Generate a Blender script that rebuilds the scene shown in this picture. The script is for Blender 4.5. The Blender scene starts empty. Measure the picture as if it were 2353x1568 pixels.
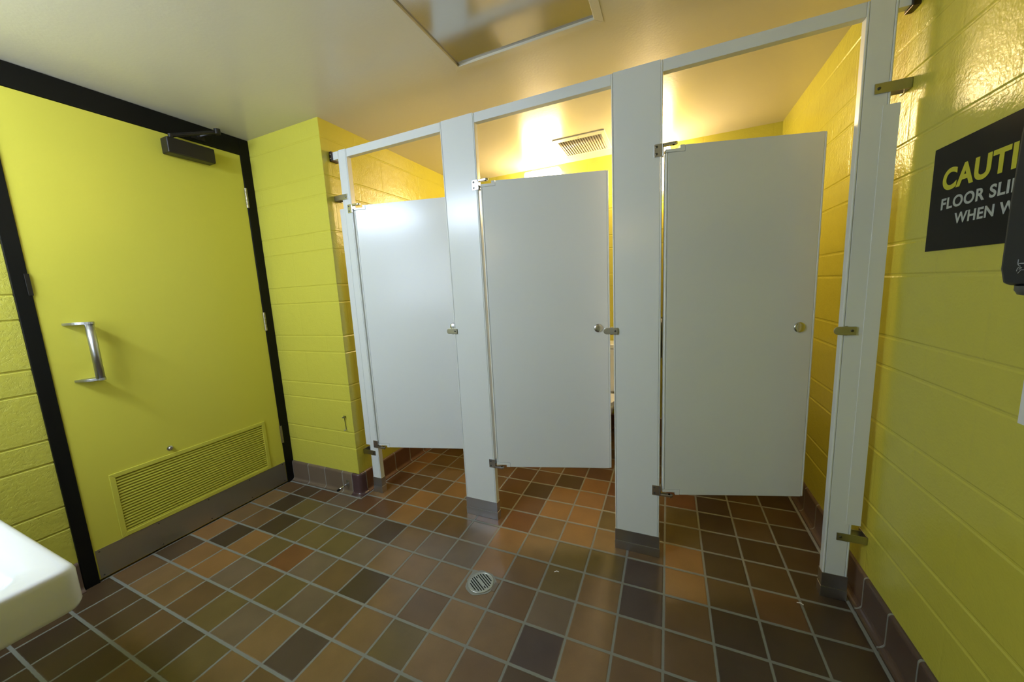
import bpy, bmesh, math, random
from mathutils import Vector, Matrix
random.seed(7)
S = bpy.context.scene
COL = S.collection
# ------------------------------------------------------------------ room measures (metres)
XR = 2.439; XD = -0.623; YA = -0.058; YB = 1.469; H = 2.23; YN = -1.96
TP = 0.1588; TX = 1.2859; TY = -0.2079            # floor tile pitch and grid origin
BH = 0.138                                        # tile base height

# ------------------------------------------------------------------ helpers
def tag(o, label=None, cat=None, group=None, kind=None):
    if label: o['label'] = label
    if cat: o['category'] = cat
    if group: o['group'] = group
    if kind: o['kind'] = kind
    return o
def empty(name, loc=(0,0,0), rz=0):
    o = bpy.data.objects.new(name, None); COL.objects.link(o)
    o.location = loc; o.rotation_euler = (0,0,rz); o.empty_display_size = .05
    return o
def obj(name, bm, mat, parent=None, smooth=False, bevel=0, seg=2, ang=35):
    bmesh.ops.recalc_face_normals(bm, faces=bm.faces)
    me = bpy.data.meshes.new(name); bm.to_mesh(me); bm.free()
    if smooth:
        for p in me.polygons: p.use_smooth = True
    me.materials.append(mat)
    o = bpy.data.objects.new(name, me); COL.objects.link(o)
    if parent: o.parent = parent
    if bevel:
        b = o.modifiers.new('bevel','BEVEL'); b.width = bevel; b.segments = seg
        b.limit_method = 'ANGLE'; b.angle_limit = math.radians(ang); b.harden_normals = False
    return o
def box(bm, x0,x1,y0,y1,z0,z1, M=None):
    vs = [bm.verts.new(Vector((x,y,z)) if M is None else M @ Vector((x,y,z))) for x in (x0,x1) for y in (y0,y1) for z in (z0,z1)]
    for f in ((0,1,3,2),(4,6,7,5),(0,4,5,1),(2,3,7,6),(0,2,6,4),(1,5,7,3)):
        bm.faces.new([vs[i] for i in f])
    return bm
def B(*a, **k):
    bm = bmesh.new(); box(bm, *a, **k); return bm
def frame_of(d):
    d = Vector(d).normalized(); a = Vector((0,0,1)) if abs(d.z) < .9 else Vector((1,0,0))
    u = d.cross(a).normalized(); v = d.cross(u).normalized(); return u, v
def tube(bm, pts, r, n=12, cap=True):
    pts = [Vector(p) for p in pts]; rings = []
    rs = r if isinstance(r,(list,tuple)) else [r]*len(pts)
    u = None
    for i, p in enumerate(pts):
        d = (pts[min(i+1,len(pts)-1)] - pts[max(i-1,0)])
        if d.length < 1e-9: d = Vector((0,0,1))
        d.normalize()
        if u is None: u, v = frame_of(d)
        else:
            u = (u - d*u.dot(d)).normalized(); v = d.cross(u)
        rings.append([bm.verts.new(p + (u*math.cos(t)+v*math.sin(t))*rs[i]) for t in [2*math.pi*k/n for k in range(n)]])
    for a, b in zip(rings, rings[1:]):
        for k in range(n): bm.faces.new((a[k], a[(k+1)%n], b[(k+1)%n], b[k]))
    if cap:
        bm.faces.new(rings[0][::-1]); bm.faces.new(rings[-1])
    return bm
def lathe(bm, prof, c=(0,0,0), axis=(0,0,1), n=32):
    c = Vector(c); d = Vector(axis).normalized(); u, v = frame_of(d); rings = []
    for r, h in prof:
        if r < 1e-6: rings.append([bm.verts.new(c + d*h)])
        else: rings.append([bm.verts.new(c + d*h + (u*math.cos(2*math.pi*k/n)+v*math.sin(2*math.pi*k/n))*r) for k in range(n)])
    for a, b in zip(rings, rings[1:]):
        for k in range(n):
            if len(a) == 1 and len(b) == 1: continue
            if len(a) == 1: bm.faces.new((a[0], b[(k+1)%n], b[k]))
            elif len(b) == 1: bm.faces.new((a[k], a[(k+1)%n], b[0]))
            else: bm.faces.new((a[k], a[(k+1)%n], b[(k+1)%n], b[k]))
    return bm
def prism(bm, poly, z0, z1, M=None):
    M = M or Matrix.Identity(4)
    a = [bm.verts.new(M @ Vector((x,y,z0))) for x,y in poly]; b = [bm.verts.new(M @ Vector((x,y,z1))) for x,y in poly]
    bm.faces.new(a[::-1]); bm.faces.new(b)
    for k in range(len(poly)): bm.faces.new((a[k], a[(k+1)%len(poly)], b[(k+1)%len(poly)], b[k]))
    return bm
def path_extrude(bm, path, prof, side=1):
    """sweep profile [(n,z)] along a floor polyline with mitred corners; n points to the left of travel * side"""
    path = [Vector((x,y)) for x,y in path]; rings = []
    for i, p in enumerate(path):
        def nrm(a, b):
            d = (b-a).normalized(); return Vector((-d.y, d.x))*side
        if i == 0: m = nrm(path[0], path[1]); s = 1
        elif i == len(path)-1: m = nrm(path[-2], path[-1]); s = 1
        else:
            n1 = nrm(path[i-1], p); n2 = nrm(p, path[i+1]); m = (n1+n2).normalized(); s = 1/m.dot(n1)
        rings.append([bm.verts.new((p.x+m.x*n*s, p.y+m.y*n*s, z)) for n, z in prof])
    k = len(prof)
    for a, b in zip(rings, rings[1:]):
        for j in range(k): bm.faces.new((a[j], a[(j+1)%k], b[(j+1)%k], b[j]))
    bm.faces.new(rings[0][::-1]); bm.faces.new(rings[-1])
    return bm
def copy_tree(o, parent=None):
    c = o.copy(); COL.objects.link(c)
    if parent: c.parent = parent
    for ch in [x for x in list(o.children)]: copy_tree(ch, c)
    return c

# ------------------------------------------------------------------ materials
def newmat(name):
    m = bpy.data.materials.new(name); m.use_nodes = True
    nt = m.node_tree; b = nt.nodes['Principled BSDF']; return m, nt, b
def srgb(r,g,b):
    f = lambda c: (c/255/12.92) if c/255 <= .04045 else ((c/255+.055)/1.055)**2.4
    return (f(r),f(g),f(b),1)
def N(nt, t, **k):
    n = nt.nodes.new(t)
    for a, v in k.items(): setattr(n, a, v)
    return n
def mth(nt, op, a, b=None, c=None):
    n = N(nt, 'ShaderNodeMath', operation=op)
    for i, v in enumerate((a,b,c)):
        if v is None: continue
        if isinstance(v,(int,float)): n.inputs[i].default_value = v
        else: nt.links.new(v, n.inputs[i])
    return n.outputs[0]
def paint(name, col, rough=.4, spec=.5, metal=0, bump=0, scale=200, mott=0, coat=0):
    m, nt, b = newmat(name)
    b.inputs['Base Color'].default_value = col; b.inputs['Roughness'].default_value = rough
    b.inputs['Specular IOR Level'].default_value = spec; b.inputs['Metallic'].default_value = metal
    b.inputs['Coat Weight'].default_value = coat; b.inputs['Coat Roughness'].default_value = .12
    tc = N(nt,'ShaderNodeTexCoord')
    nz = N(nt,'ShaderNodeTexNoise'); nz.inputs['Scale'].default_value = scale; nz.inputs['Detail'].default_value = 3
    nt.links.new(tc.outputs['Object'], nz.inputs['Vector'])
    if bump:
        bp = N(nt,'ShaderNodeBump'); bp.inputs['Strength'].default_value = 1; bp.inputs['Distance'].default_value = bump
        nt.links.new(nz.outputs['Fac'], bp.inputs['Height']); nt.links.new(bp.outputs[0], b.inputs['Normal'])
    if mott:
        n2 = N(nt,'ShaderNodeTexNoise'); n2.inputs['Scale'].default_value = 4; n2.inputs['Detail'].default_value = 6
        nt.links.new(tc.outputs['Object'], n2.inputs['Vector'])
        mx = N(nt,'ShaderNodeMix', data_type='RGBA'); mx.inputs[6].default_value = col
        mx.inputs[7].default_value = tuple(c*(1-mott) for c in col[:3])+(1,)
        nt.links.new(n2.outputs['Fac'], mx.inputs[0]); nt.links.new(mx.outputs[2], b.inputs['Base Color'])
    return m
def block_paint(name, col, rough=.32, bumpd=.0006, bscale=140, pits=0, joint=.0005):
    m, nt, b = newmat(name)
    b.inputs['Base Color'].default_value = col; b.inputs['Roughness'].default_value = rough
    b.inputs['Specular IOR Level'].default_value = .5
    tc = N(nt,'ShaderNodeTexCoord'); sp = N(nt,'ShaderNodeSeparateXYZ'); nt.links.new(tc.outputs['Object'], sp.inputs[0])
    z = sp.outputs[2]; u = mth(nt,'ADD', sp.outputs[0], sp.outputs[1])
    per = mth(nt,'MODULO', z, .3048); short = mth(nt,'LESS_THAN', per, .1016)
    off = mth(nt,'MULTIPLY', short, .2032)
    uu = mth(nt,'PINGPONG', mth(nt,'ADD', u, off), .2032)         # 0 at the upright joints
    jm = mth(nt,'SUBTRACT', 1, mth(nt,'MINIMUM', 1, mth(nt,'DIVIDE', uu, .007)))
    nz = N(nt,'ShaderNodeTexNoise'); nz.inputs['Scale'].default_value = bscale; nz.inputs['Detail'].default_value = 2
    nt.links.new(tc.outputs['Object'], nz.inputs['Vector'])
    n3 = N(nt,'ShaderNodeTexNoise'); n3.inputs['Scale'].default_value = 22; n3.inputs['Detail'].default_value = 3
    nt.links.new(tc.outputs['Object'], n3.inputs['Vector'])
    h = mth(nt,'ADD', mth(nt,'MULTIPLY', nz.outputs['Fac'], bumpd), mth(nt,'MULTIPLY', n3.outputs['Fac'], bumpd*2.2))
    if pits:
        vo = N(nt,'ShaderNodeTexNoise'); vo.inputs['Scale'].default_value = 75; vo.inputs['Detail'].default_value = 4; vo.inputs['Roughness'].default_value=.75
        nt.links.new(tc.outputs['Object'], vo.inputs['Vector'])
        pit = mth(nt,'MINIMUM', vo.outputs['Fac'], .52)
        h = mth(nt,'ADD', h, mth(nt,'MULTIPLY', pit, pits))
    h = mth(nt,'SUBTRACT', h, mth(nt,'MULTIPLY', jm, joint))
    bp = N(nt,'ShaderNodeBump'); bp.inputs['Strength'].default_value = 1; bp.inputs['Distance'].default_value = 1
    nt.links.new(h, bp.inputs['Height']); nt.links.new(bp.outputs[0], b.inputs['Normal'])
    return m
def metal(name, col, rough=.3, aniso=0, bump=0, scale=60):
    m = paint(name, col, rough, .5, 1, bump, scale)
    return m
def emit(name, col, strength):
    m, nt, b = newmat(name)
    b.inputs['Base Color'].default_value = (.8,.8,.8,1)
    b.inputs['Emission Color'].default_value = col; b.inputs['Emission Strength'].default_value = strength
    return m

YEL = (0.555,0.512,0.068,1)
M = {}
M['wall'] = block_paint('yellow_block_paint', YEL, .22, .00085, 120)
M['wall_rough'] = block_paint('yellow_coarse_block_paint', YEL, .4, .0008, 120, pits=.0055)
M['pale_wall'] = paint('pale_grey_block_paint', (.80,.82,.85,1), .35, .5, 0, .0006, 120)
M['door_yellow'] = paint('yellow_door_enamel', (0.64,0.59,0.072,1), .38, .5, 0, .00012, 260)
M['slat_yellow'] = paint('yellow_grille_enamel', (0.60,0.56,0.07,1), .45)
M['black'] = paint('black_frame_enamel', (.004,.004,.003,1), .5, .2, 0, .0001, 200)
M['closer'] = paint('dark_bronze_enamel', (.012,.010,.009,1), .35, .4)
M['ceiling'] = paint('off_white_gloss_ceiling', (.65,.605,.49,1), .24, .5, 0, .00035, 90, mott=.05)
M['panel'] = paint('pale_grey_partition_enamel', (.71,.745,.76,1), .23, .5, 0, .00006, 500)
M['steel'] = metal('brushed_stainless', (.50,.50,.52,1), .34, 0, .0001, 120)
M['chrome'] = metal('satin_chrome', (.62,.63,.66,1), .2)
M['screw'] = metal('dark_screw', (.12,.12,.12,1), .35)
M['kick'] = metal('scuffed_kick_plate', (.42,.405,.38,1), .42, 0, .0002, 300)
M['dark_metal'] = metal('dark_bracket_metal', (.07,.055,.05,1), .35)
M['china'] = paint('white_vitreous_china', (.86,.88,.91,1), .12, .6)
M['black_plastic'] = paint('black_satin_plastic', (.010,.011,.014,1), .32, .3)
M['grey_plastic'] = paint('grey_smoke_plastic', (.06,.06,.055,1), .35, .5)
M['white_plastic'] = paint('white_plastic', (.75,.76,.8,1), .4)
M['rubber'] = paint('black_rubber', (.01,.01,.01,1), .7, .2)
M['sign'] = paint('charcoal_sign_face', (.006,.006,.006,1), .5, .2)
M['sign_yellow'] = paint('lime_yellow_lettering', (.52,.50,.035,1), .5, .3)
M['sign_white'] = paint('grey_white_lettering', (.42,.45,.44,1), .5, .3)
M['vent'] = paint('cream_vent_enamel', (.62,.58,.46,1), .35)
M['dark'] = paint('dark_void', (.01,.01,.01,1), .8, .1)
M['warm_glow'] = emit('warm_lamp_glow', (1,.73,.41,1), 36)
M['cool_glow'] = emit('cool_lamp_glow', (.75,.89,1.10,1), 80)
M['window_glow'] = emit('frosted_daylight_pane', (.78,.90,1.08,1), 5.0)  # cool glow of the added fill panel
M['mirror'] = metal('mirror_silver', (.85,.87,.87,1), .02)
m, nt, b = newmat('smoked_lamp_lens')
b.inputs['Base Color'].default_value = (.53,.505,.465,1); b.inputs['Roughness'].default_value = .16; b.inputs['Metallic'].default_value = .75
M['lens'] = m

# quarry tile: per-tile fired colour comes from the tile_colour attribute of each tile face
def grid_tile(name, gw_x=.0042, gw_y=.0052, use_attr=True, axis='floor', basecol=(.12,.075,.05,1)):
    m, nt, b = newmat(name)
    tc = N(nt,'ShaderNodeTexCoord'); sp = N(nt,'ShaderNodeSeparateXYZ'); nt.links.new(tc.outputs['Object'], sp.inputs[0])
    nz = N(nt,'ShaderNodeTexNoise'); nz.inputs['Scale'].default_value = 9; nz.inputs['Detail'].default_value = 5
    nf = N(nt,'ShaderNodeTexNoise'); nf.inputs['Scale'].default_value = 260; nf.inputs['Detail'].default_value = 4
    nw = N(nt,'ShaderNodeTexNoise'); nw.inputs['Scale'].default_value = 60; nw.inputs['Detail'].default_value = 2
    for n_ in (nz,nf,nw): nt.links.new(tc.outputs['Object'], n_.inputs['Vector'])
    wob = mth(nt,'MULTIPLY', mth(nt,'SUBTRACT', nw.outputs['Fac'], .5), .0022)
    def line(c, o, gw):
        pp = mth(nt,'PINGPONG', mth(nt,'SUBTRACT', c, o), TP/2)        # distance to the nearest grid line
        return mth(nt,'SUBTRACT', mth(nt,'ADD', pp, wob), gw)
    if axis == 'floor':
        dist = mth(nt,'MINIMUM', line(sp.outputs[0], TX, gw_x), line(sp.outputs[1], TY, gw_y))
    g = N(nt,'ShaderNodeMapRange'); g.inputs[1].default_value = -.0008; g.inputs[2].default_value = .0008
    nt.links.new(dist, g.inputs[0])
    if use_attr:
        at = N(nt,'ShaderNodeAttribute'); at.attribute_name = 'tile_colour'; base = at.outputs['Color']
    mul = N(nt,'ShaderNodeMix', data_type='RGBA', blend_type='MULTIPLY'); mul.inputs[0].default_value = 1
    cr = N(nt,'ShaderNodeValToRGB'); cr.color_ramp.elements[0].position=.2; cr.color_ramp.elements[0].color=(.74,.73,.73,1)
    cr.color_ramp.elements[1].position=.8; cr.color_ramp.elements[1].color=(1.18,1.16,1.12,1)
    sm = mth(nt,'ADD', mth(nt,'MULTIPLY', nz.outputs['Fac'], .72), mth(nt,'MULTIPLY', nf.outputs['Fac'], .28))
    nt.links.new(sm, cr.inputs[0]); nt.links.new(base, mul.inputs[6]); nt.links.new(cr.outputs[0], mul.inputs[7])
    mx = N(nt,'ShaderNodeMix', data_type='RGBA'); mx.inputs[6].default_value = (.205,.21,.19,1)
    nt.links.new(g.outputs[0], mx.inputs[0]); nt.links.new(mul.outputs[2], mx.inputs[7])
    nt.links.new(mx.outputs[2], b.inputs['Base Color'])
    rr = mth(nt,'ADD', mth(nt,'MULTIPLY', g.outputs[0], -.36), mth(nt,'ADD', .62, mth(nt,'MULTIPLY', nf.outputs['Fac'], .12)))
    nt.links.new(rr, b.inputs['Roughness'])
    g2 = N(nt,'ShaderNodeMapRange'); g2.inputs[1].default_value = -.001; g2.inputs[2].default_value = .003
    nt.links.new(dist, g2.inputs[0])
    hh = mth(nt,'ADD', mth(nt,'MULTIPLY', g2.outputs[0], .0009), mth(nt,'MULTIPLY', nf.outputs['Fac'], .00016))
    bp = N(nt,'ShaderNodeBump'); bp.inputs['Distance'].default_value = 1; nt.links.new(hh, bp.inputs['Height'])
    nt.links.new(bp.outputs[0], b.inputs['Normal'])
    return m
M['floor'] = grid_tile('quarry_tile_floor')

# ------------------------------------------------------------------ floor
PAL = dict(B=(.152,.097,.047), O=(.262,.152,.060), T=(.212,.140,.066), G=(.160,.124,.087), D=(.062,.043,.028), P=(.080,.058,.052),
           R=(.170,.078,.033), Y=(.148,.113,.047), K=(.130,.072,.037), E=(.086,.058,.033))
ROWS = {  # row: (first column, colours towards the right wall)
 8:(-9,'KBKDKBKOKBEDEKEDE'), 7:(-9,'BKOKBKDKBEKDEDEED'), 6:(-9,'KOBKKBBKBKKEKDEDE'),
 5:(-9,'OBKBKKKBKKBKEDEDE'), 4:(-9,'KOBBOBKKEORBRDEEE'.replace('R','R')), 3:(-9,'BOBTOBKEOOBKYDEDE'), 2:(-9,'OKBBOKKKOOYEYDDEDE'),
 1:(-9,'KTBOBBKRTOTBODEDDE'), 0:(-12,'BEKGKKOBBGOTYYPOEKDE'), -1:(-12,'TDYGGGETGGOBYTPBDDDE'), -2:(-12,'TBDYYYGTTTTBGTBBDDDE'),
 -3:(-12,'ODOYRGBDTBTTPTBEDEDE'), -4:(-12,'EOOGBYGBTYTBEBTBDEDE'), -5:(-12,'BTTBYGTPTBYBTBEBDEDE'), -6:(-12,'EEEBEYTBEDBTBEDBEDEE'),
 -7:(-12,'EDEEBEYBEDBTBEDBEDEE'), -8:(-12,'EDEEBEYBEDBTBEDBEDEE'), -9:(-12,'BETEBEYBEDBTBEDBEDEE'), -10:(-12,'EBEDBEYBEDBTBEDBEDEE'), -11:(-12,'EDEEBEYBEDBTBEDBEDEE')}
bm = bmesh.new(); lay = None; cols = []
for r in range(-12, 11):
    for i in range(-13, 9):
        x0, x1, y0, y1 = TX+i*TP, TX+(i+1)*TP, TY+r*TP, TY+(r+1)*TP
        x0 = max(x0, XD-.12); x1 = min(x1, XR+.02); y0 = max(y0, YN-.02); y1 = min(y1, YB+.02)
        if x1-x0 < 1e-4 or y1-y0 < 1e-4: continue
        f = bm.faces.new([bm.verts.new(v) for v in ((x0,y0,0),(x1,y0,0),(x1,y1,0),(x0,y1,0))])
        c = None
        if r in ROWS:
            c0, s = ROWS[r]
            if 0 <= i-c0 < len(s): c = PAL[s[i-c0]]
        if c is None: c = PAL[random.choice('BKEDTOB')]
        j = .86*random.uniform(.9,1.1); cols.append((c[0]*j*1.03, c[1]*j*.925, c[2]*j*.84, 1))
me = bpy.data.meshes.new('floor'); bm.to_mesh(me); bm.free()
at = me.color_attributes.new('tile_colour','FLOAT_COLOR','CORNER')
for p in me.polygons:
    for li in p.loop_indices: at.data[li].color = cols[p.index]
me.materials.append(M['floor'])
fl = bpy.data.objects.new('floor', me); COL.objects.link(fl)
sol = fl.modifiers.new('slab','SOLIDIFY'); sol.thickness = .03; sol.offset = -1
tag(fl, 'floor of square brown quarry tiles with grey grout', 'floor', kind='structure')

# ------------------------------------------------------------------ walls of painted block, with grooved bed joints
COURSES = [.3048*k+d for k in range(0,9) for d in (0,.1016) if 0.05 < .3048*k+d < H-.03]
def block_prof(depth=.0035, hw=.006, t=.1, z0=-.01, z1=H+.02):
    pr = [(0,z0)]
    for z in sorted(COURSES):
        if z-hw > z0 and z+hw < z1: pr += [(0,z-hw),(-depth*.8,z-hw*.35),(-depth*.8,z+hw*.35),(0,z+hw)]
    return pr + [(0,z1),(-t,z1),(-t,z0)]
def wall(name, path, label, mat='wall', side=1, **k):
    bm = bmesh.new(); path_extrude(bm, path, block_prof(**k), side)
    return tag(obj(name, bm, M[mat]), label, 'wall', kind='structure')
wall('wall_left', [(XD,YN),(XD,-1.0832)], 'coarse yellow block wall left of the black door frame', 'wall_rough', side=-1, depth=.006, hw=.006)
wall('wall_far_left', [(XD,YA),(0,YA),(0,YB)], 'yellow block wall corner between the entrance door and the first stall', side=-1, depth=.0028)
wall('wall_far', [(0.0,YB),(XR,YB)], 'yellow block wall behind the toilet stalls', side=-1, depth=.002)
wall('wall_right', [(XR,YN),(XR,YB)], 'glossy yellow block wall carrying the caution sign', side=1, depth=.003, hw=.007)
wall('wall_near', [(XR,YN),(XD,YN)], 'pale block wall behind the wash basin', 'pale_wall', side=-1, depth=.003)

# ceiling with the opening for the flush lamp panel
px0,px1,py0,py1 = .9046,1.5012,-1.285,-.069
bm = bmesh.new()
for a in ((XD-.1,px0,YN-.1,YB+.1),(px1,XR+.1,YN-.1,YB+.1),(px0,px1,YN-.1,py0),(px0,px1,py1,YB+.1)):
    box(bm, a[0],a[1],a[2],a[3], H, H+.06)
tag(obj('ceiling', bm, M['ceiling']), 'glossy off-white painted ceiling', 'ceiling', kind='structure')

# ------------------------------------------------------------------ tile base
def base_prof(h=BH, e=.012, R=.019):
    pr = [(0,0.0),(0,h)]
    for k in range(1,5):
        a = math.pi/2*k/4; pr.append((e*math.sin(a), h-e*1.1+e*1.1*math.cos(a)))
    pr.append((e,R+.004))
    for k in range(1,6):
        a = math.pi/2*k/5; pr.append((e+R-R*math.cos(a), R+.004-R*math.sin(a)))
    pr.append((e+R,0.0))
    return pr
def base_mat(name, cols, u0, pitch=TP):
    """cove base: colour per tile along the run, grey joint between tiles"""
    m, nt, b = newmat(name)
    tc = N(nt,'ShaderNodeTexCoord'); sp = N(nt,'ShaderNodeSeparateXYZ'); nt.links.new(tc.outputs['Object'], sp.inputs[0])
    return m, nt, b, tc, sp
def tile_base_material(name, axis, off, c1, c2):
    m, nt, b, tc, sp = base_mat(name, None, 0)
    u = mth(nt,'SUBTRACT', sp.outputs[axis], off)
    pp = mth(nt,'PINGPONG', u, TP/2)
    g = N(nt,'ShaderNodeMapRange'); g.inputs[1].default_value = .0026; g.inputs[2].default_value = .0042; nt.links.new(pp, g.inputs[0])
    idx = mth(nt,'FLOOR', mth(nt,'DIVIDE', u, TP))
    wn = N(nt,'ShaderNodeTexWhiteNoise', noise_dimensions='1D'); nt.links.new(idx, wn.inputs['W'])
    nz = N(nt,'ShaderNodeTexNoise'); nz.inputs['Scale'].default_value = 14; nz.inputs['Detail'].default_value = 5
    nt.links.new(tc.outputs['Object'], nz.inputs['Vector'])
    fac = mth(nt,'ADD', mth(nt,'MULTIPLY', wn.outputs['Value'], .45), mth(nt,'MULTIPLY', nz.outputs['Fac'], .6))
    mx = N(nt,'ShaderNodeMix', data_type='RGBA'); mx.inputs[6].default_value = c1; mx.inputs[7].default_value = c2
    nt.links.new(fac, mx.inputs[0])
    m2 = N(nt,'ShaderNodeMix', data_type='RGBA'); m2.inputs[6].default_value = (.25,.255,.235,1)
    nt.links.new(g.outputs[0], m2.inputs[0]); nt.links.new(mx.outputs[2], m2.inputs[7]); nt.links.new(m2.outputs[2], b.inputs['Base Color'])
    b.inputs['Roughness'].default_value = .3
    bp = N(nt,'ShaderNodeBump'); bp.inputs['Distance'].default_value = .0012; nt.links.new(g.outputs[0], bp.inputs['Height'])
    nt.links.new(bp.outputs[0], b.inputs['Normal'])
    return m
m_bx = tile_base_material('brown_tile_base_across', 0, -.4548, (.115,.08,.052,1), (.19,.138,.09,1))
m_bxf = tile_base_material('brown_tile_base_far', 0, .02, (.09,.05,.03,1), (.2,.10,.055,1))
m_byl = tile_base_material('brown_tile_base_along', 1, .10, (.10,.045,.028,1), (.2,.10,.055,1))
m_byr = tile_base_material('brown_tile_base_right', 1, -.0326, (.075,.048,.038,1), (.135,.085,.062,1))
m_grout = paint('grey_grout', (.25,.255,.235,1), .7, .3, 0, .0004, 150)
def base_run(name, path, mat, label, side):
    bm = bmesh.new(); path_extrude(bm, path, base_prof(), side)
    return tag(obj(name, bm, mat, smooth=False, ), label, 'baseboard', kind='structure')
base_run('baseboard_far_left', [(XD+.002,YA),(-.055,YA)], m_bx, 'brown tile base between the black door frame and the wall corner', -1)
base_run('baseboard_stall', [(0,YA+.045),(0,YB)], m_byl, 'brown tile base along the left wall of the first stall', -1)
base_run('baseboard_far', [(.04,YB),(XR-.04,YB)], m_bxf, 'brown tile base along the wall behind the stalls', -1)
base_run('baseboard_right', [(XR,YN),(XR,YB)], m_byr, 'brown tile base along the right wall', 1)
base_run('baseboard_left', [(XD,YN),(XD,-1.086)], m_byr, 'dark brown tile base left of the entrance door', -1)
# rounded outside-corner tile
bm = bmesh.new(); e = .013
pr = base_prof(e=e)
cen = (-.014, YA+.014)
def corner_ring(n,z):
    pts = [(-.052, YA-n)]
    for k in range(0,7):
        a = -math.pi/2 + math.pi/2*k/6
        pts.append((cen[0]+(.014+n)*math.cos(a), cen[1]+(.014+n)*math.sin(a)))
    pts.append((n, YA+.042)); return [bm.verts.new((x,y,z)) for x,y in pts]
rings = [corner_ring(n,z) for n,z in pr]
for a, b2 in zip(rings, rings[1:]):
    for k in range(len(a)-1): bm.faces.new((a[k],a[k+1],b2[k+1],b2[k]))
m_corner = paint('plum_brown_corner_tile', (.085,.045,.048,1), .22, .5, 0, .0006, 40, mott=.3)
tag(obj('trim_2', bm, m_corner, smooth=True), 'plum brown rounded tile at the foot of the wall corner', 'corner tile', kind='structure')
bm = bmesh.new()
for x0,x1,y0,y1 in ((-.055,-.051,YA-.0135,YA),(-.001,.0135,YA+.0415,YA+.0455)): box(bm,x0,x1,y0,y1,0,BH-.002)
box(bm, XD+.01,.038,YA-.044,YA-.034,0,.0012); box(bm, .034,.042,YA-.044,YB,0,.0012); box(bm, XR-.044,XR-.034,YN,YB,0,.0012)
tag(obj('trim_3', bm, m_grout), 'grey grout line between the floor tiles and the tile base', 'grout', kind='structure')

# ------------------------------------------------------------------ entrance door, frame and fittings
Dy0, Dy1, Dz0, Dz1 = -1.0345, -.1155, .010, 2.130
bm = bmesh.new(); fx0, fx1 = XD-.10, XD+.010
for y0,y1,z0,z1 in ((-1.0830,Dy0-.0015,-.005,H-.002),(Dy1+.0015,YA+.0,-.005,H-.002),(Dy0-.0015,Dy1+.0015,Dz1+.002,H-.002)):
    box(bm, fx0,fx1,y0,y1,z0,z1)
box(bm, XD-.1,XD-.05,Dy0-.01,Dy1+.01,-.005,Dz1+.01)
tag(obj('trim_1', bm, M['black'], bevel=.002), 'black steel frame around the yellow entrance door', 'door frame', kind='structure')
lo = (-.9177,-.2300,.1750,.4550)      # grille opening
bm = bmesh.new(); sx0, sx1 = XD-.045, XD+.004
for y0,y1,z0,z1 in ((Dy0,lo[0],Dz0,Dz1),(lo[1],Dy1,Dz0,Dz1),(lo[0],lo[1],Dz0,lo[2]),(lo[0],lo[1],lo[3],Dz1)):
    box(bm, sx0,sx1,y0,y1,z0,z1)
bmesh.ops.remove_doubles(bm, verts=bm.verts, dist=1e-5)
door = obj('door_1', bm, M['door_yellow'])
tag(door, 'yellow entrance door with pull handle, low grille and steel kick plate', 'door', kind='structure')
# grille
bm = bmesh.new(); g0 = (-.9377,-.2105,.1548,.4762); fxo = sx1+.006
Lp = [(g0[0],g0[2]),(g0[1],g0[2]),(g0[1],g0[3]),(g0[0],g0[3])]; Li = [(lo[0],lo[2]),(lo[1],lo[2]),(lo[1],lo[3]),(lo[0],lo[3])]
for k in range(4):
    a, b2, c, d = Lp[k], Lp[(k+1)%4], Li[(k+1)%4], Li[k]
    vs = [bm.verts.new((x,p[0],p[1])) for x in (sx1,fxo) for p in (a,b2,c,d)]
    for f in ((0,1,2,3),(4,7,6,5),(0,4,5,1),(1,5,6,2),(2,6,7,3),(3,7,4,0)): bm.faces.new([vs[i] for i in f])
gr = obj('grille_frame', bm, M['slat_yellow'], door, bevel=.0015)
bm = bmesh.new(); ns = 20; pit = (lo[3]-lo[2])/ns
for k in range(ns):
    zc = lo[2]+pit*(k+.5)
    vs = [bm.verts.new(v) for y in (lo[0]+.001,lo[1]-.001) for v in ((sx1+.003,y,zc-pit*.50),(sx1+.003,y,zc-pit*.05),(sx1-.010,y,zc+pit*.22),(sx1-.010,y,zc+pit*.10))]
    for f in ((0,1,2,3),(4,7,6,5),(0,4,5,1),(1,5,6,2),(2,6,7,3),(3,7,4,0)): bm.faces.new([vs[i] for i in f])
box(bm, sx1-.034,sx1-.030,lo[0],lo[1],lo[2],lo[3])
obj('grille_slats', bm, M['slat_yellow'], gr)
kp = obj('kick_plate', B(sx1,sx1+.0016,Dy0+.004,Dy1-.003,.0125,.152), M['kick'], door); tag(kp,'dull stainless kick plate')
for y in (-1.018,-.80,-.575,-.35,-.135):
    for z in (.024,.141):
        bm = bmesh.new(); lathe(bm, [(0,0),(.0034,0),(.0028,.0012),(0,.0016)], (sx1+.0016,y,z),(1,0,0),10)
        obj('kick_plate_screw', bm, M['screw'], kp)
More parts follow.
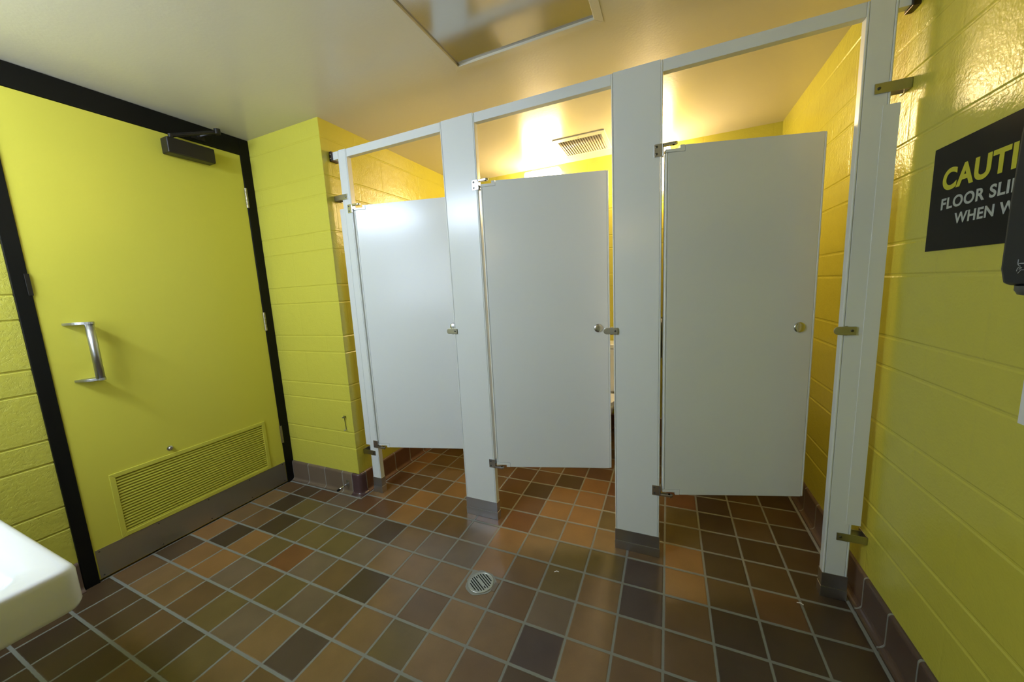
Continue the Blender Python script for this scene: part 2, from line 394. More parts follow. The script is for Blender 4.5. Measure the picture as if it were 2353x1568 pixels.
# pull handle: two bulged plates and an upright bar
hb = (-.556, -.9125)
def plate_poly():
    x0 = sx1
    pts = [(x0,-.9755)]
    for t in [i/10 for i in range(1,10)]:
        ax = x0+(hb[0]+.006-x0)*t; ay = -.9755+(hb[1]+.004+.9755)*t
        bul = math.sin(math.pi*t)*.011; pts.append((ax+bul, ay-bul*.8))
    for k in range(7):
        a = -.6+ (math.pi*.95)*k/6; pts.append((hb[0]+.0165*math.cos(a), hb[1]+.0165*math.sin(a)))
    pts.append((x0,-.905)); return pts
for z0_ in (1.185,.9325):
    bm = bmesh.new(); prism(bm, plate_poly(), z0_, z0_+.0105)
    pl = obj('handle_plate', bm, M['steel'], door, bevel=.0008)
bm = bmesh.new(); tube(bm, [(hb[0],hb[1],.9415),(hb[0],hb[1],1.186)], .0150, 24)
tag(obj('door_handle', bm, M['steel'], door, smooth=True, ), 'brushed steel pull bar')
# door closer
bm = B(sx1, sx1+.062, -.505,-.288, 2.022,2.100)
cl = obj('door_closer', bm, M['closer'], door, bevel=.006, seg=3); tag(cl, 'black closer box at the top of the door')
bm = bmesh.new()
tube(bm, [(sx1+.03,-.470,2.098),(sx1+.03,-.470,2.125)], .011, 14)
tube(bm, [(sx1+.03,-.470,2.118),(sx1+.085,-.272,2.190)], [.010,.008], 10)
tube(bm, [(sx1+.085,-.272,2.178),(sx1+.085,-.272,2.206)], .015, 16)
tube(bm, [(sx1+.085,-.272,2.190),(sx1+.012,-.325,2.165)], .008, 10)
obj('closer_arm', bm, M['closer'], cl)
bm = bmesh.new(); tube(bm, [(sx1+.012,-.325,2.165),(XD+.0105,-.335,2.160)], .012, 12)
box(bm, XD+.010,XD+.016,-.365,-.30,2.145,2.178); obj('arm_bracket', bm, M['closer'], cl)
for z in (1.880,1.1165,.350):
    bm = bmesh.new()
    for k in range(5):
        a = z-.0595+k*.0238; tube(bm, [(XD+.0115,-.1148,a+.0006),(XD+.0115,-.1148,a+.0226)], .0078, 12)
    obj('hinge', bm, metal('aged_brass_hinge',(.40,.36,.25,1),.4) if 'aged_brass_hinge' not in bpy.data.materials else bpy.data.materials['aged_brass_hinge'], door)
obj('strike_plate', B(XD+.0095,XD+.014,-1.047,-1.0335,1.317,1.405), M['closer'], door, bevel=.001)
bm = bmesh.new(); lathe(bm, [(0,0),(.013,0),(.013,.003),(.0085,.004),(.0085,.013),(.007,.015),(0,.015)], (sx1,-.700,.5075),(1,0,0),20)
box(bm, sx1+.0145,sx1+.0165,-.7065,-.6935,.5067,.5085)
obj('lock_knob', bm, M['chrome'], door, smooth=False)

# threshold stone under the frame foot
# ------------------------------------------------------------------ hook and door stop on the return wall
hk = empty('hook_and_eye', (-.061,YA,.50)); tag(hk, 'small steel hook hanging from a screw eye low on the yellow wall corner', 'hook')
bm = bmesh.new()
lathe(bm, [(0,0),(.006,0),(.004,-.002)], (0,0,.008),(0,-1,0),12)
tube(bm, [(0,0,.008),(0,-.010,.008)], .0022, 8)
tube(bm, [(0+.0065*math.cos(a),-.0155+.0065*math.sin(a)*.9,.008) for a in [2*math.pi*k/14 for k in range(15)]], .002, 8)
obj('screw_eye', bm, M['screw'], hk)
bm = bmesh.new()
tube(bm, [(.0045,-.0155,.012),(.001,-.012,.018),(-.003,-.010,.012),(.000,-.008,.002),(.001,-.006,-.03),(.001,-.005,-.066),(.004,-.007,-.074),(-.003,-.012,-.078),(-.010,-.012,-.074)], .0019, 8)
obj('hook', bm, M['screw'], hk)
ds = empty('door_stop', (-.092,YA-.012,.066)); tag(ds, 'steel rod door stop with black rubber tip fixed to the tile base', 'door stop')
obj('mounting_plate', B(-.011,.011,-.004,.0,-.022,.022), M['steel'], ds, bevel=.001)
bm = bmesh.new(); tube(bm, [(0,-.003,0),(0,-.07,-.006)], [.0062,.0052], 14); obj('rod', bm, M['chrome'], ds, smooth=True)
bm = bmesh.new(); tube(bm, [(0,-.069,-.006),(0,-.084,-.0075)], [.0078,.0068], 16); obj('rubber_tip', bm, M['rubber'], ds)

# ------------------------------------------------------------------ toilet partitions
T = .032                      # panel thickness, front face at y = 0
def pilaster(x0, x1, label, edges='lr', round_left=False):
    e = empty('pilaster', ((x0+x1)/2, 0, 0)); tag(e, label, 'partition post', 'grey partition posts of the stall front')
    c = (x0+x1)/2; a, b2 = x0-c, x1-c; ed = .0075
    obj('panel', B(a+ed,b2-ed,0,T,.098,2.062), M['panel'], e, bevel=.0008)
    bm = bmesh.new()
    obj('edge_trim', B(a,a+ed-.0006,-.0005,T+.0005,.098,2.0605), M['panel'], e, bevel=.003, seg=3)
    obj('edge_trim', B(b2-ed+.0006,b2,-.0005,T+.0005,.098,2.0605), M['panel'], e, bevel=.003, seg=3)
    bm = bmesh.new(); box(bm, a-.0018,b2+.0018,-.0022,T+.0022,.0435,.1004); box(bm, a-.0032,b2+.0032,-.0036,T+.0036,0,.0425)
    s = obj('shoe', bm, M['steel'], e, bevel=.001); tag(s, 'stainless steel shoe at the floor')
    return e
P1 = pilaster(.0574,.1224,'narrow grey partition post by the left stall wall')
P2 = pilaster(.7424,.9314,'wide grey partition post between the first and second stall doors')
P3 = pilaster(1.5504,1.7393,'wide grey partition post between the second and third stall doors')
P4 = pilaster(2.3185,2.3922,'narrow grey partition post beside the right wall')
# closing strips beside the wall
obj('filler_strip', B(.0294-.0899,.0700-.0899,-.0016,.006,.3155,1.7470), M['panel'], P1, bevel=.0006)
c4 = (2.3185+2.3922)/2
obj('filler_strip', B(2.3753-c4,2.4165-c4,-.0016,.006,.3155,1.7495), M['panel'], P4, bevel=.0006)
def wall_bracket(par, cx, xw, xp, z, h=.030):
    """stirrup bracket: arm across the post face, bent back to the wall"""
    bm = bmesh.new(); s = 1 if xw > xp else -1
    arm = sorted((xp-cx, xw-cx-s*.001)); box(bm, arm[0],arm[1],-.0045,-.0005-.0012,z-h/2,z+h/2)
    f = sorted((xw-cx-s*.0005, xw-cx-s*.0035)); box(bm, f[0],f[1],-.0045,.060,z-h/2,z+h/2)
    k = sorted((xp-cx+s*.045, xw-cx-s*.004)); box(bm, k[0],k[1],T+.002,T+.005,z-h/2,z+h/2)
    o = obj('wall_bracket', bm, M['brkt'], par, bevel=.001)
    b3 = bmesh.new(); lathe(b3, [(0,0),(.0048,0),(.0042,.0025),(.002,.0033),(0,.0026)], (xp-cx+s*.011,-.0045,z),(0,-1,0),14)
    obj('screw', b3, M['screw'], o)
M['brkt'] = metal('bronze_tinted_steel', (.44,.43,.37,1), .3)
for z in (1.809,.266): wall_bracket(P1, .0899, .0, .0995, z)
for z in (1.800,.262): wall_bracket(P4, c4, XR, 2.350, z)
# latch keepers on the posts
def keeper(par, cx, x, z=1.0367):
    bm = bmesh.new(); pts = []
    for k in range(9):
        a = math.pi/2 + math.pi*k/8; pts.append((.013+.013*math.cos(a), .0143*math.sin(a)))
    pts += [(.061,-.0143),(.061,.0143)]
    Mx = Matrix.Translation((x-cx,-.0005-.003,z)) @ Matrix.Rotation(math.pi/2,4,'X')
    prism(bm, pts, 0, .004, Mx)
    box(bm, x-cx+.030, x-cx+.038, -.006,.022, z-.0165,z+.0165)
    o = obj('latch_keeper', bm, M['brkt'], par, bevel=.0012)
    b3 = bmesh.new(); lathe(b3, [(0,0),(.0048,0),(.004,.0024),(0,.0028)], (x-cx+.050,-.0076,z),(0,-1,0),14); obj('screw', b3, M['screw'], o)
keeper(P2, .8369, .7000); keeper(P3, 1.64485, 1.5085); keeper(P4, c4, 2.2950)

def stub(x0,x1,xw,lab):
    e = empty('headrail', ((x0+x1)/2,0,2.039)); c=(x0+x1)/2
    tag(e, lab, 'headrail', 'headrails of the stall front')
    obj('rail', B(x0-c,x1-c,.001,T-.002,-.021,.021), M['panel'], e, bevel=.001)
    if xw is not None:
        s = -1 if xw < c else 1
        a = sorted((xw-c-s*.0006, xw-c-s*.0185)); bm = bmesh.new(); box(bm, a[0],a[1],-.008,T+.008,-.028,.025)
        br = obj('rail_bracket', bm, M['dark_metal'], e, bevel=.002)
        xx = xw-c-s*.0095
        for zz in (-.012,.010):
            b3 = bmesh.new(); lathe(b3, [(0,0),(.004,0),(.003,.003),(0,.0035)], (xx,-.008,zz),(0,-1,0),12)
            obj('screw', b3, M['chrome'], br)
    return e
stub(.1229,.7419,None,'grey headrail across the top of the first stall doorway')
stub(.9319,1.5499,None,'grey headrail across the top of the second stall doorway')
stub(1.7398,2.3180,None,'grey headrail across the top of the third stall doorway')
stub(.0185,.0569,.0,'short headrail end in a dark bracket on the left stall wall')
stub(2.3927,2.4205,XR,'short headrail end in a dark bracket on the right wall')

# stall doors
DZ0 = .310; DZ1 = 1.752
def stall_door(hx, ang, DW, label):
    e = empty('stall_door', (hx,0,0), math.radians(ang)); tag(e, label, 'stall door', 'grey stall doors standing slightly open')
    ed = .009; nx = .072; nz = .024           # notch for the hinge
    bm = bmesh.new()
    poly = [(ed,DZ0+nz),(nx,DZ0+nz),(nx,DZ0),(DW-ed,DZ0),(DW-ed,DZ1),(nx,DZ1),(nx,DZ1-nz),(ed,DZ1-nz)]
    Mx = Matrix(((1,0,0,0),(0,0,1,0),(0,1,0,0),(0,0,0,1)))
    prism(bm, poly, 0, .0255, Mx); obj('panel', bm, M['panel'], e, bevel=.0008)
    obj('edge_trim', B(.0,ed-.0006,-.0004,.0259,DZ0+nz,DZ1-nz), M['panel'], e, bevel=.0035, seg=3)
    obj('edge_trim', B(DW-ed+.0006,DW,-.0004,.0259,DZ0,DZ1), M['panel'], e, bevel=.0035, seg=3)
    for top in (1,0):
        bm = bmesh.new()
        if top: poly = [(0,DZ1-nz+.0012),(nx-.001,DZ1-nz+.0012),(nx-.001,DZ1+.001),(nx-.019,DZ1+.001),(nx-.019,DZ1-.011),(0,DZ1-.011)]
        else: poly = [(0,DZ0+nz-.0012),(nx-.001,DZ0+nz-.0012),(nx-.001,DZ0-.001),(nx-.019,DZ0-.001),(nx-.019,DZ0+.011),(0,DZ0+.011)]
        prism(bm, poly, 0, .0255, Mx); obj('hinge_insert', bm, M['panel'], e, bevel=.0008)
    bm = bmesh.new(); lathe(bm, [(0,0),(.021,0),(.021,.002),(.0195,.0042),(.012,.0055),(0,.006)], (DW-.055,0,1.047 if ang<15.5 else 1.031),(0,-1,0),28)
    k = obj('latch_knob', bm, M['chrome'], e, smooth=True)
    return e
def pivot(par, cx, x, top):
    """hinge bracket screwed to the post front with an arm over the door notch"""
    z = 1.7405 if top else .3265; bm = bmesh.new()
    box(bm, x-cx-.030, x-cx+.0005, -.0042,-.0005-.0003, z-.0235,z+.0235)
    box(bm, x-cx+.0004, x-cx+.0052, -.0042,.020, z-.0235,z+.0235)
    za = z+.0135 if top else z-.0235
    box(bm, x-cx, x-cx+.044, -.0042,.016, za,za+.0095)
    tube(bm, [(x-cx+.044,.006,za),(x-cx+.044,.006,za+.0095)], .0101, 16)
    if not top: tube(bm, [(x-cx+.044,.006,za-.006),(x-cx+.044,.006,za)], .0045, 12)
    o = obj('hinge_bracket', bm, M['chrome'], par, bevel=.0012)
    for zz in (-.013,.013):
        b3 = bmesh.new(); lathe(b3, [(0,-.0005),(.0042,-.0005),(.0046,.0008),(.003,.0016),(.0018,.0004),(0,.0004)], (x-cx-.020,-.0042,z+zz),(0,-1,0),14)
        obj('screw', b3, M['screw'], o)
for par, cx, x in ((P1,.0899,.1224),(P2,.8369,.9314),(P3,1.64485,1.7393)):
    pivot(par, cx, x, True); pivot(par, cx, x, False)
stall_door(.1335,14.8,.593,'leftmost grey stall door, its latch edge hidden behind the wide post')
stall_door(.9445,16.8,.593,'middle grey stall door below the bright warm wall lamp')
stall_door(1.7520,17.5,.5675,'rightmost grey stall door, ajar beside the right yellow wall')

# dividing panels between the stalls
for x, lab in ((.8369,'grey divider panel between the first and second stalls'),(1.64485,'grey divider panel between the second and third stalls')):
    e = empty('stall_divider', (x,.75,0)); tag(e, lab, 'stall divider', 'grey divider panels running back from the posts')
    obj('panel', B(-.0125,.0125,.045-.75,YB-.022-.75,.31,1.750), M['panel'], e, bevel=.002)
    for z in (.42,1.60):
        obj('divider_bracket', B(-.016,.016,YB-.052-.75,YB-.0005-.75,z-.02,z+.02), M['chrome'], e, bevel=.001)
        obj('divider_bracket', B(-.016,.016,T+.003-.75,.075-.75,z-.02,z+.02), M['chrome'], e, bevel=.001)

# ------------------------------------------------------------------ lamps behind the stalls and over the basin
def wall_lamp(x, lab):
    e = empty('wall_lamp', (x,YB,2.045)); tag(e, lab, 'wall lamp', 'warm wall lamps behind the stalls')
    obj('back_plate', B(-.14,.14,-.012,-.001,-.135,.135), M['white_plastic'], e, bevel=.002)
    obj('diffuser', B(-.15,.15,-.105,-.0125,-.147,.145), M['warm_glow'], e, bevel=.02, seg=4)
wall_lamp(.813,'glowing warm box lamp high on the far wall, above the middle stall door')
wall_lamp(1.620,'glowing warm box lamp on the far wall mostly hidden by the third post')
e = empty('vanity_lamp', (-.12,YN,2.08)); tag(e, 'cool white tube lamp on the wall above the wash basin', 'wall lamp')
obj('back_plate', B(-.37,.37,.0,.02,-.06,.06), M['white_plastic'], e, bevel=.003)
obj('diffuser', B(-.36,.36,.0205,.095,-.055,.045), M['cool_glow'], e, bevel=.015, seg=3)
obj('top_shade', B(-.37,.37,.0205,.125,.0465,.052), M['white_plastic'], e, bevel=.001)  # unseen shade added to hold lamp light off the ceiling and upper walls
e = empty('wall_mirror', (1.45,YN,1.42)); tag(e, 'frameless mirror on the wall right of the frosted window', 'mirror')
obj('glass', B(-.60,.60,.0,.007,-.42,.42), M['mirror'], e)

e = empty('window_1', (.25,YN,1.42)); tag(e, 'frosted daylit window in the wall behind the basin', 'window', kind='structure')  # unseen fill panel added to brighten the lower doors and walls
obj('window_pane', B(-.40,.40,.004,.010,-.32,.32), M['window_glow'], e)
bm = bmesh.new()
for a in ((-.44,-.40,-.36,.36),(.40,.44,-.36,.36),(-.40,.40,-.36,-.32),(-.40,.40,.32,.36)): box(bm, a[0],a[1],0,.022,a[2],a[3])
obj('window_frame', bm, M['white_plastic'], e)
# dead ceiling lamp panel
e = empty('ceiling_lamp_panel', ((px0+px1)/2,(py0+py1)/2,H)); cx,cy = (px0+px1)/2,(py0+py1)/2
tag(e, 'unlit flush ceiling lamp with a smoked glossy lens and painted rim', 'ceiling lamp')
obj('lens', B(px0-cx-.008,px1-cx+.008,py0-cy-.008,py1-cy+.008,.0065,.0105), M['lens'], e)
bm = bmesh.new()
o0,o1,o2,o3 = px0-cx-.031,px1-cx+.031,py0-cy-.031,py1-cy+.031; i0,i1,i2,i3 = px0-cx+.001,px1-cx-.001,py0-cy+.001,py1-cy-.001
Lp = [(o0,o2),(o1,o2),(o1,o3),(o0,o3)]; Li = [(i0,i2),(i1,i2),(i1,i3),(i0,i3)]
for k in range(4):
    a, b2, c, d = Lp[k], Lp[(k+1)%4], Li[(k+1)%4], Li[k]
    vs = [bm.verts.new((p[0],p[1],z)) for z,ps in ((-.0005,(a,b2,c,d)),(-.0035,(a,b2,c,d))) for p in ps]
    for f in ((0,1,2,3),(4,7,6,5),(0,4,5,1),(1,5,6,2),(2,6,7,3),(3,7,4,0)): bm.faces.new([vs[i] for i in f])
obj('rim', bm, M['ceiling'], e, bevel=.001)

# ceiling vent
e = empty('ceiling_vent', (1.2035,1.1385,H)); tag(e, 'cream metal ceiling vent with rows of slats above the middle stall', 'ceiling vent')
o = (-.174,.174,-.181,.181); i_ = (-.146,.146,-.136,.148)
bm = bmesh.new(); Lp = [(o[0],o[2]),(o[1],o[2]),(o[1],o[3]),(o[0],o[3])]; Li = [(i_[0],i_[2]),(i_[1],i_[2]),(i_[1],i_[3]),(i_[0],i_[3])]
for k in range(4):
    a, b2, c, d = Lp[k], Lp[(k+1)%4], Li[(k+1)%4], Li[k]
    vs = [bm.verts.new((p[0],p[1],z)) for z,ps in ((-.0005,(a,b2,c,d)),(-.009,(a,b2,c,d))) for p in ps]
    for j,p in enumerate((a,b2)): vs[4+j].co.z = -.006
    for f in ((0,1,2,3),(4,7,6,5),(0,4,5,1),(1,5,6,2),(2,6,7,3),(3,7,4,0)): bm.faces.new([vs[i] for i in f])
fr = obj('frame', bm, M['vent'], e, bevel=.001)
obj('backing', B(i_[0],i_[1],i_[2],i_[3],-.0016,-.0006), paint('dusty_vent_backing',(.16,.12,.08,1),.7), e)  # plain dark brown sheet behind the slats
bm = bmesh.new(); n = 17; w = (i_[1]-i_[0])/n
for k in range(n):
    x = i_[0]+w*(k+.5); prev = None; pts = []
    for t in range(5): a = t/4; pts.append((x-w*.5+w*.90*a, -.0026-.0068*a**.7))
    ring = [[bm.verts.new((px_,y,pz+dz)) for px_,pz in pts] for y,dz in ((i_[2]+.001,0),(i_[3]-.001,0))]
    for j in range(4): bm.faces.new((ring[0][j],ring[0][j+1],ring[1][j+1],ring[1][j]))
sl = obj('slats', bm, M['vent'], e, smooth=True)
sm = sl.modifiers.new('t','SOLIDIFY'); sm.thickness = .0008
for y in (-.158,.165):
    bm = bmesh.new(); lathe(bm, [(0,0),(.003,0),(.002,.0012),(0,.0015)], (0,y,-.0085),(0,0,-1),10)
    obj('screw', bm, M['screw'], fr)

# ------------------------------------------------------------------ floor drain
e = empty('floor_drain', (1.0449,-.4158,0)); tag(e, 'round slotted metal drain set in grey grout in the tiled floor', 'drain')
bm = bmesh.new(); pts = []
for k in range(28):
    a = 2*math.pi*k/28; r = .0655+.003*math.sin(3*a+1)+.002*math.sin(7*a); pts.append((r*math.cos(a), r*math.sin(a)))
prism(bm, pts, .0002, .0014); box(bm, -.064,-.02,-.01,.055,.0003,.0013)
obj('grout_ring', bm, m_grout, e)
bm = bmesh.new(); lathe(bm, [(0,.0014),(.0525,.0014),(.0560,.0016),(.0560,.0034),(.0545,.0044),(.0515,.0044),(.0505,.0034),(0,.0034)], n=48)
obj('strainer', bm, metal('dull_drain_metal',(.42,.43,.38,1),.42), e)
bm = bmesh.new(); da = math.atan2(-.0248,.0396); R_ = Matrix.Rotation(da,4,'Z')
for k in range(-4,5):
    if k == 0:
        segs = [(-.040,-.026),(.026,.040)]
    else:
        hl = math.sqrt(max(0,.0455**2-(k*.0098)**2)); segs = [(-hl,hl)]
    for a, c in segs:
        poly = []
        for t in range(7): q = math.pi/2+math.pi*t/6; poly.append((a+.0021+.0021*math.cos(q), k*.0098+.0021*math.sin(q)))
        for t in range(7): q = -math.pi/2+math.pi*t/6; poly.append((c-.0021+.0021*math.cos(q), k*.0098+.0021*math.sin(q)))
        prism(bm, poly, .0030, .00375, R_)
obj('slots', bm, M['dark'], e)  # solid dark strips stand in for the shade inside the slots
obj('tile_chip', B(.058,.0745,-.022,.024,.0004,.0016), paint('cut_brown_tile',(.13,.10,.07,1),.4), e)

# two paper scraps on the floor
for (x,y,r,lab) in ((1.33,-.245,.4,'tiny white scrap of paper on the floor right of the drain'),(2.235,-.075,-.2,'tiny white scrap of paper on the floor near the right wall')):
    e = empty('paper_scrap', (x,y,.0012), r); bm = bmesh.new()
    vs = [bm.verts.new(v) for v in ((-.010,-.002,0),(.002,.001,.001),(.010,-.003,.0),(.011,.001,.0006),(.002,.0045,.0016),(-.010,.001,.0005))]
    bm.faces.new(vs); o = obj('scrap', bm, M['white_plastic'], None); o.location=(x,y,.0014); o.rotation_euler=(0,0,r)
    bpy.data.objects.remove(e); o.name = 'paper_scrap'; sm = o.modifiers.new('t','SOLIDIFY'); sm.thickness=.0004
    tag(o, lab, 'paper scrap')

# ------------------------------------------------------------------ caution sign
sg = empty('caution_sign', (XR-.001,-.387,1.42)); tag(sg, 'black CAUTION sign with yellow and white lettering on the right wall', 'sign')
obj('board', B(-.003,0,-.229,.229,-.1362,.1362), M['sign'], sg)
def text_mesh(name, s, width, cap, yc, zb, mat, off=.03):
    cu = bpy.data.curves.new(name,'FONT'); cu.body = s; cu.size = 1; cu.offset = off; cu.extrude = .01; cu.space_character = 1.08
    o = bpy.data.objects.new(name, cu); COL.objects.link(o)
    bpy.context.view_layer.update()
    me = bpy.data.meshes.new_from_object(o.evaluated_get(bpy.context.evaluated_depsgraph_get()))
    bpy.data.objects.remove(o)
    xs = [v.co.x for v in me.vertices]; ys = [v.co.y for v in me.vertices]
    x0, x1 = min(xs), max(xs); y0, y1 = -.014, max(ys)-.014
    y0 = sorted(ys)[0]; y1 = sorted(ys)[-1]
    for v in me.vertices:
        u = (v.co.x-x0)/(x1-x0)-.5; w = (v.co.y-y0)/(y1-y0)
        d = .0006 if v.co.z > 0 else 0
        v.co = Vector((-.003-d, -(u*width)+yc, zb+w*cap))
    me.materials.clear(); me.materials.append(mat)
    o = bpy.data.objects.new(name, me); COL.objects.link(o); return o
for nm, s, w, cap, zb, mt, off, yc in (('caution_lettering','CAUTION',.360,.0555,1.4375,'sign_yellow',.036,.0035),('floor_slippery_lettering','FLOOR SLIPPERY',.352,.0295,1.3890,'sign_white',.026,.0035),('when_wet_lettering','WHEN WET',.233,.0270,1.3465,'sign_white',.026,.0065)):
    o = text_mesh(nm, s, w, cap, yc, zb-1.42, M[mt], off); o.parent = sg

# ------------------------------------------------------------------ soap dispenser at the right edge
e = empty('soap_dispenser', (XR,-.675,1.20)); tag(e, 'black plastic soap dispenser on the right wall overlapping the caution sign', 'soap dispenser')
bm = bmesh.new()
rows = [(-.001,.098,.060),(.004,.104,.066),(.03,.107,.070),(.15,.103,.077),(.27,.096,.085),(.345,.088,.087),(.356,.078,.078)]
rings = []
for z, d, hw in rows:
    r = .014; pts = [(0,-hw)]
    for k in range(5): a = -math.pi/2-math.pi/2*k/4; pts.append((-d+r+r*math.cos(a), -hw+r+r*math.sin(a)))
    for k in range(5): a = math.pi-math.pi/2*k/4; pts.append((-d+r+r*math.cos(a), hw-r+r*math.sin(a)))
    pts.append((0,hw)); rings.append([bm.verts.new((x,y,z)) for x,y in pts])
for a, b2 in zip(rings, rings[1:]):
    for k in range(len(a)): bm.faces.new((a[k],a[(k+1)%len(a)],b2[(k+1)%len(a)],b2[k]))
bm.faces.new(rings[0][::-1]); bm.faces.new(rings[-1])
obj('housing', bm, M['black_plastic'], e, smooth=False, bevel=.003)
bm = bmesh.new(); lathe(bm, [(.034,.0),(.034,-.008),(.030,-.016),(.018,-.019),(0,-.019)], (-.070,.022,-.001), (0,0,1), 32); obj('nozzle_cover', bm, M['grey_plastic'], e, smooth=True)
# white script mark on its front
def P_(y,z): return (-.1082+(.0 if z<1.25 else .002), y+.675, z-1.20)
bm = bmesh.new()
for st in ([(-.6525,1.2456),(-.6524,1.2400),(-.6530,1.2366),(-.6555,1.2345),(-.6580,1.2342)],[(-.6540,1.2372),(-.6560,1.2386),(-.6600,1.2388),(-.6680,1.2386)],[(-.6547,1.2380),(-.6620,1.2379),(-.6700,1.2382)],
           [(-.6517,1.2250),(-.6530,1.2295),(-.6550,1.2318),(-.6582,1.2326)],[(-.6562,1.2276),(-.6590,1.2312),(-.6614,1.2316),(-.6598,1.2294)],[(-.6548,1.2214),(-.6575,1.2240),(-.6600,1.2272),(-.6650,1.2270),(-.6720,1.2274)]):
    tube(bm, [P_(*p) for p in st], .00055, 6)
obj('script_mark', bm, paint('pale_print',(.35,.38,.42,1),.5), e)
# white plate lower down
tag(obj('wall_plate', B(XR-.006,XR-.0005,-.605,-.531,.909,1.03), M['white_plastic'], bevel=.001), 'white plate on the right wall, its corner just showing at the picture edge', 'wall plate')

# ------------------------------------------------------------------ wash basin (front right corner shows at the lower left)
e = empty('wash_basin', (.59,YN,.8175)); tag(e, 'white rectangular wash basin jutting in from the lower left', 'wash basin')
bx = (-.80,.2670); by = (.0,.5430)  # out-of-view left end lengthened to deepen the shadow on the floor
def rrect(x0,x1,y0,y1,r,n=6):
    pts = []
    for cx_,cy_,a0 in ((x1-r,y1-r,0),(x0+r,y1-r,90),(x0+r*.2,y0+r*.2,180),(x1-r*.2,y0+r*.2,270)):
        rr = r if a0 in (0,90) else r*.2
        for k in range(n+1): a = math.radians(a0+90*k/n); pts.append((cx_+rr*math.cos(a), cy_+rr*math.sin(a)))
    return pts
bm = bmesh.new()
lv = [(.010,-.078,.02),(.003,-.074,.022),(.0,-.066,.022),(.0,-.010,.022),(.002,-.004,.022),(.006,-.0008,.022),(.012,.0,.022),(.036,.0,.03),(.046,-.004,.045),(.056,-.016,.06),(.075,-.060,.06),(.13,-.095,.06),(.20,-.105,.05)]
rings = []
for ins, z, r in lv:
    y0 = by[0] + (ins if ins < .03 else ins+.07)*(1 if ins>=.03 else 0)
    rings.append([bm.verts.new((x,y,z - (.004*((x-bx[0])/(bx[1]-bx[0])) if False else 0))) for x,y in rrect(bx[0]+ins,bx[1]-ins,y0,by[1]-ins,r)])
for a, b2 in zip(rings, rings[1:]):
    for k in range(len(a)): bm.faces.new((a[k],a[(k+1)%len(a)],b2[(k+1)%len(a)],b2[k]))
bm.faces.new(rings[-1])
# underside bowl
ub = []
for ins, z in ((.010,-.078),(.11,-.10),(.13,-.13),(.18,-.150)):
    ub.append([bm.verts.new((x,y,z)) for x,y in rrect(bx[0]+ins,bx[1]-ins,by[0]+(ins if ins>.05 else 0),by[1]-ins*1.2,.05)])
for a, b2 in zip(ub, ub[1:]):
    for k in range(len(a)): bm.faces.new((a[k],a[(k+1)%len(a)],b2[(k+1)%len(a)],b2[k]))
bm.faces.new(ub[-1][::-1])
obj('bowl', bm, M['china'], e, smooth=True)
bm = bmesh.new(); tube(bm, [(-.25,.07,.0),(-.25,.07,.09),(-.25,.10,.115),(-.25,.19,.105)], [.022,.017,.014,.012], 16); obj('tap', bm, M['chrome'], e, smooth=True)
bm = bmesh.new(); lathe(bm, [(0,0),(.022,0),(.022,.003),(0,.004)], (-.25,.30,-.105), (0,0,1), 20); obj('plug_hole', bm, M['chrome'], e)

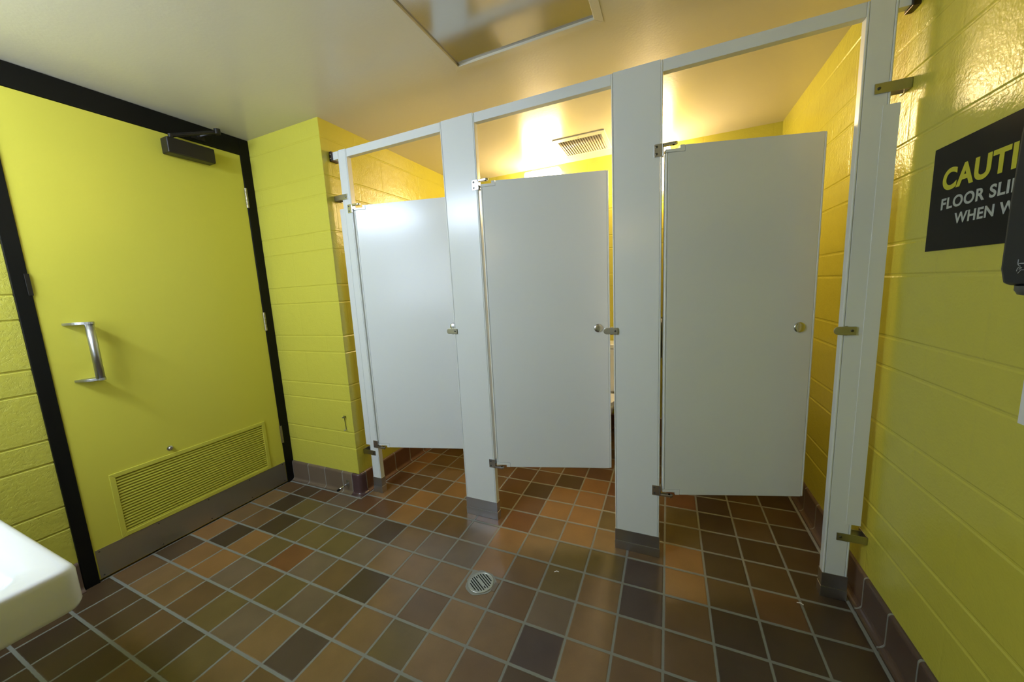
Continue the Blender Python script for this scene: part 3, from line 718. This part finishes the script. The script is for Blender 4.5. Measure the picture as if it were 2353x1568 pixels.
# ------------------------------------------------------------------ toilets and paper holders inside the stalls
def toilet(x, lab):
    e = empty('toilet', (x,YB-.01,0)); tag(e, lab, 'toilet', 'white toilets inside the stalls')
    bm = bmesh.new(); rings = []
    for z,w,y0,y1 in ((0,.10,-.50,-.12),(.03,.095,-.50,-.12),(.15,.10,-.52,-.11),(.26,.14,-.60,-.09),(.35,.178,-.655,-.08),(.385,.182,-.66,-.08)):
        cy_ = (y0+y1)/2; ry = (y1-y0)/2
        rings.append([bm.verts.new((w*math.cos(a)*(1 if math.sin(a)<0 else .92), cy_+ry*math.sin(a), z)) for a in [2*math.pi*k/28 for k in range(28)]])
    for a, b2 in zip(rings, rings[1:]):
        for k in range(28): bm.faces.new((a[k],a[(k+1)%28],b2[(k+1)%28],b2[k]))
    top = rings[-1]; inn = [bm.verts.new((v.co.x*.72, -.37+(v.co.y+.37)*.78, .385)) for v in top]; low = [bm.verts.new((v.co.x*.35, -.37+(v.co.y+.37)*.4, .22)) for v in top]
    for A_, B_ in ((top,inn),(inn,low)):
        for k in range(28): bm.faces.new((A_[k],A_[(k+1)%28],B_[(k+1)%28],B_[k]))
    bm.faces.new(low); bm.faces.new(rings[0][::-1])
    obj('bowl', bm, M['china'], e, smooth=True)
    bm = bmesh.new()
    o_ = [(.185*math.cos(a), -.39+.265*math.sin(a)) for a in [math.radians(t) for t in range(-160-45,26,10)]]
    i__ = [(.125*math.cos(a), -.40+.195*math.sin(a)) for a in [math.radians(t) for t in range(-160-45,26,10)]]
    n = len(o_); vs = [[bm.verts.new((p[0],p[1],z)) for p in q] for q,z in ((o_,.387),(o_,.405),(i__,.405),(i__,.387))]
    for a, b2 in ((0,1),(1,2),(2,3),(3,0)):
        for k in range(n-1): bm.faces.new((vs[a][k],vs[a][k+1],vs[b2][k+1],vs[b2][k]))
    for k in (0,n-1): bm.faces.new([vs[j][k] for j in range(4)])
    obj('seat', bm, M['white_plastic'], e, bevel=.003)
    obj('tank', B(-.20,.20,-.20,-.01,.386,.74), M['china'], e, bevel=.02, seg=3)
    obj('tank_lid', B(-.21,.21,-.21,-.005,.741,.775), M['china'], e, bevel=.008)
    return e
toilet(1.245,'white toilet in the middle stall behind its grey door')
toilet(2.045,'white toilet in the right-hand stall behind its grey door')
toilet(.42,'white toilet in the left-hand stall behind its grey door')
e = empty('paper_dispenser', (1.6575,.86,.885)); tag(e, 'round black toilet paper dispenser on the divider of the right-hand stall', 'toilet paper dispenser')
bm = bmesh.new(); lathe(bm, [(0,.0005),(.128,.0005),(.130,.02),(.130,.075),(.122,.088),(0,.09)], (0,0,0), (1,0,0), 40); obj('cover', bm, M['black_plastic'], e, smooth=False, bevel=.002)
obj('paper_slot', B(.02,.07,-.05,.05,-.145,-.12), M['black_plastic'], e)

# ------------------------------------------------------------------ world, camera, view
w = bpy.data.worlds.new('world'); S.world = w; w.use_nodes = True
w.node_tree.nodes['Background'].inputs[0].default_value = (0,0,0,1)
cam = bpy.data.cameras.new('camera'); co = bpy.data.objects.new('camera', cam); COL.objects.link(co)
yaw, pit_, rol = .4258, -.1431, -.05323
Rz = Matrix.Rotation(yaw,3,'Z'); Rx = Matrix.Rotation(pit_,3,'X')
f = Rz@Rx@Vector((0,1,0)); u = Rz@Rx@Vector((0,0,1)); r = Rz@Rx@Vector((1,0,0))
r2 = r*math.cos(rol)+u*math.sin(rol); u2 = u*math.cos(rol)-r*math.sin(rol)
mw = Matrix((r2,u2,-f)).transposed().to_4x4(); mw.translation = Vector((1.7657,-1.6225,1.2414))
co.matrix_world = mw
cam.sensor_width = 36; cam.lens = 36*834.76/2353; cam.clip_start = .02
cam.shift_x = 16.36/2353; cam.shift_y = 1.22/2353
S.camera = co
S.view_settings.view_transform = 'Standard'; S.view_settings.look = 'None'
S.view_settings.exposure = -0.07; S.view_settings.gamma = 1; S.view_settings.use_curve_mapping = False
S.cycles.max_bounces = 10; S.cycles.diffuse_bounces = 6; S.cycles.glossy_bounces = 4
S.cycles.sample_clamp_indirect = 6
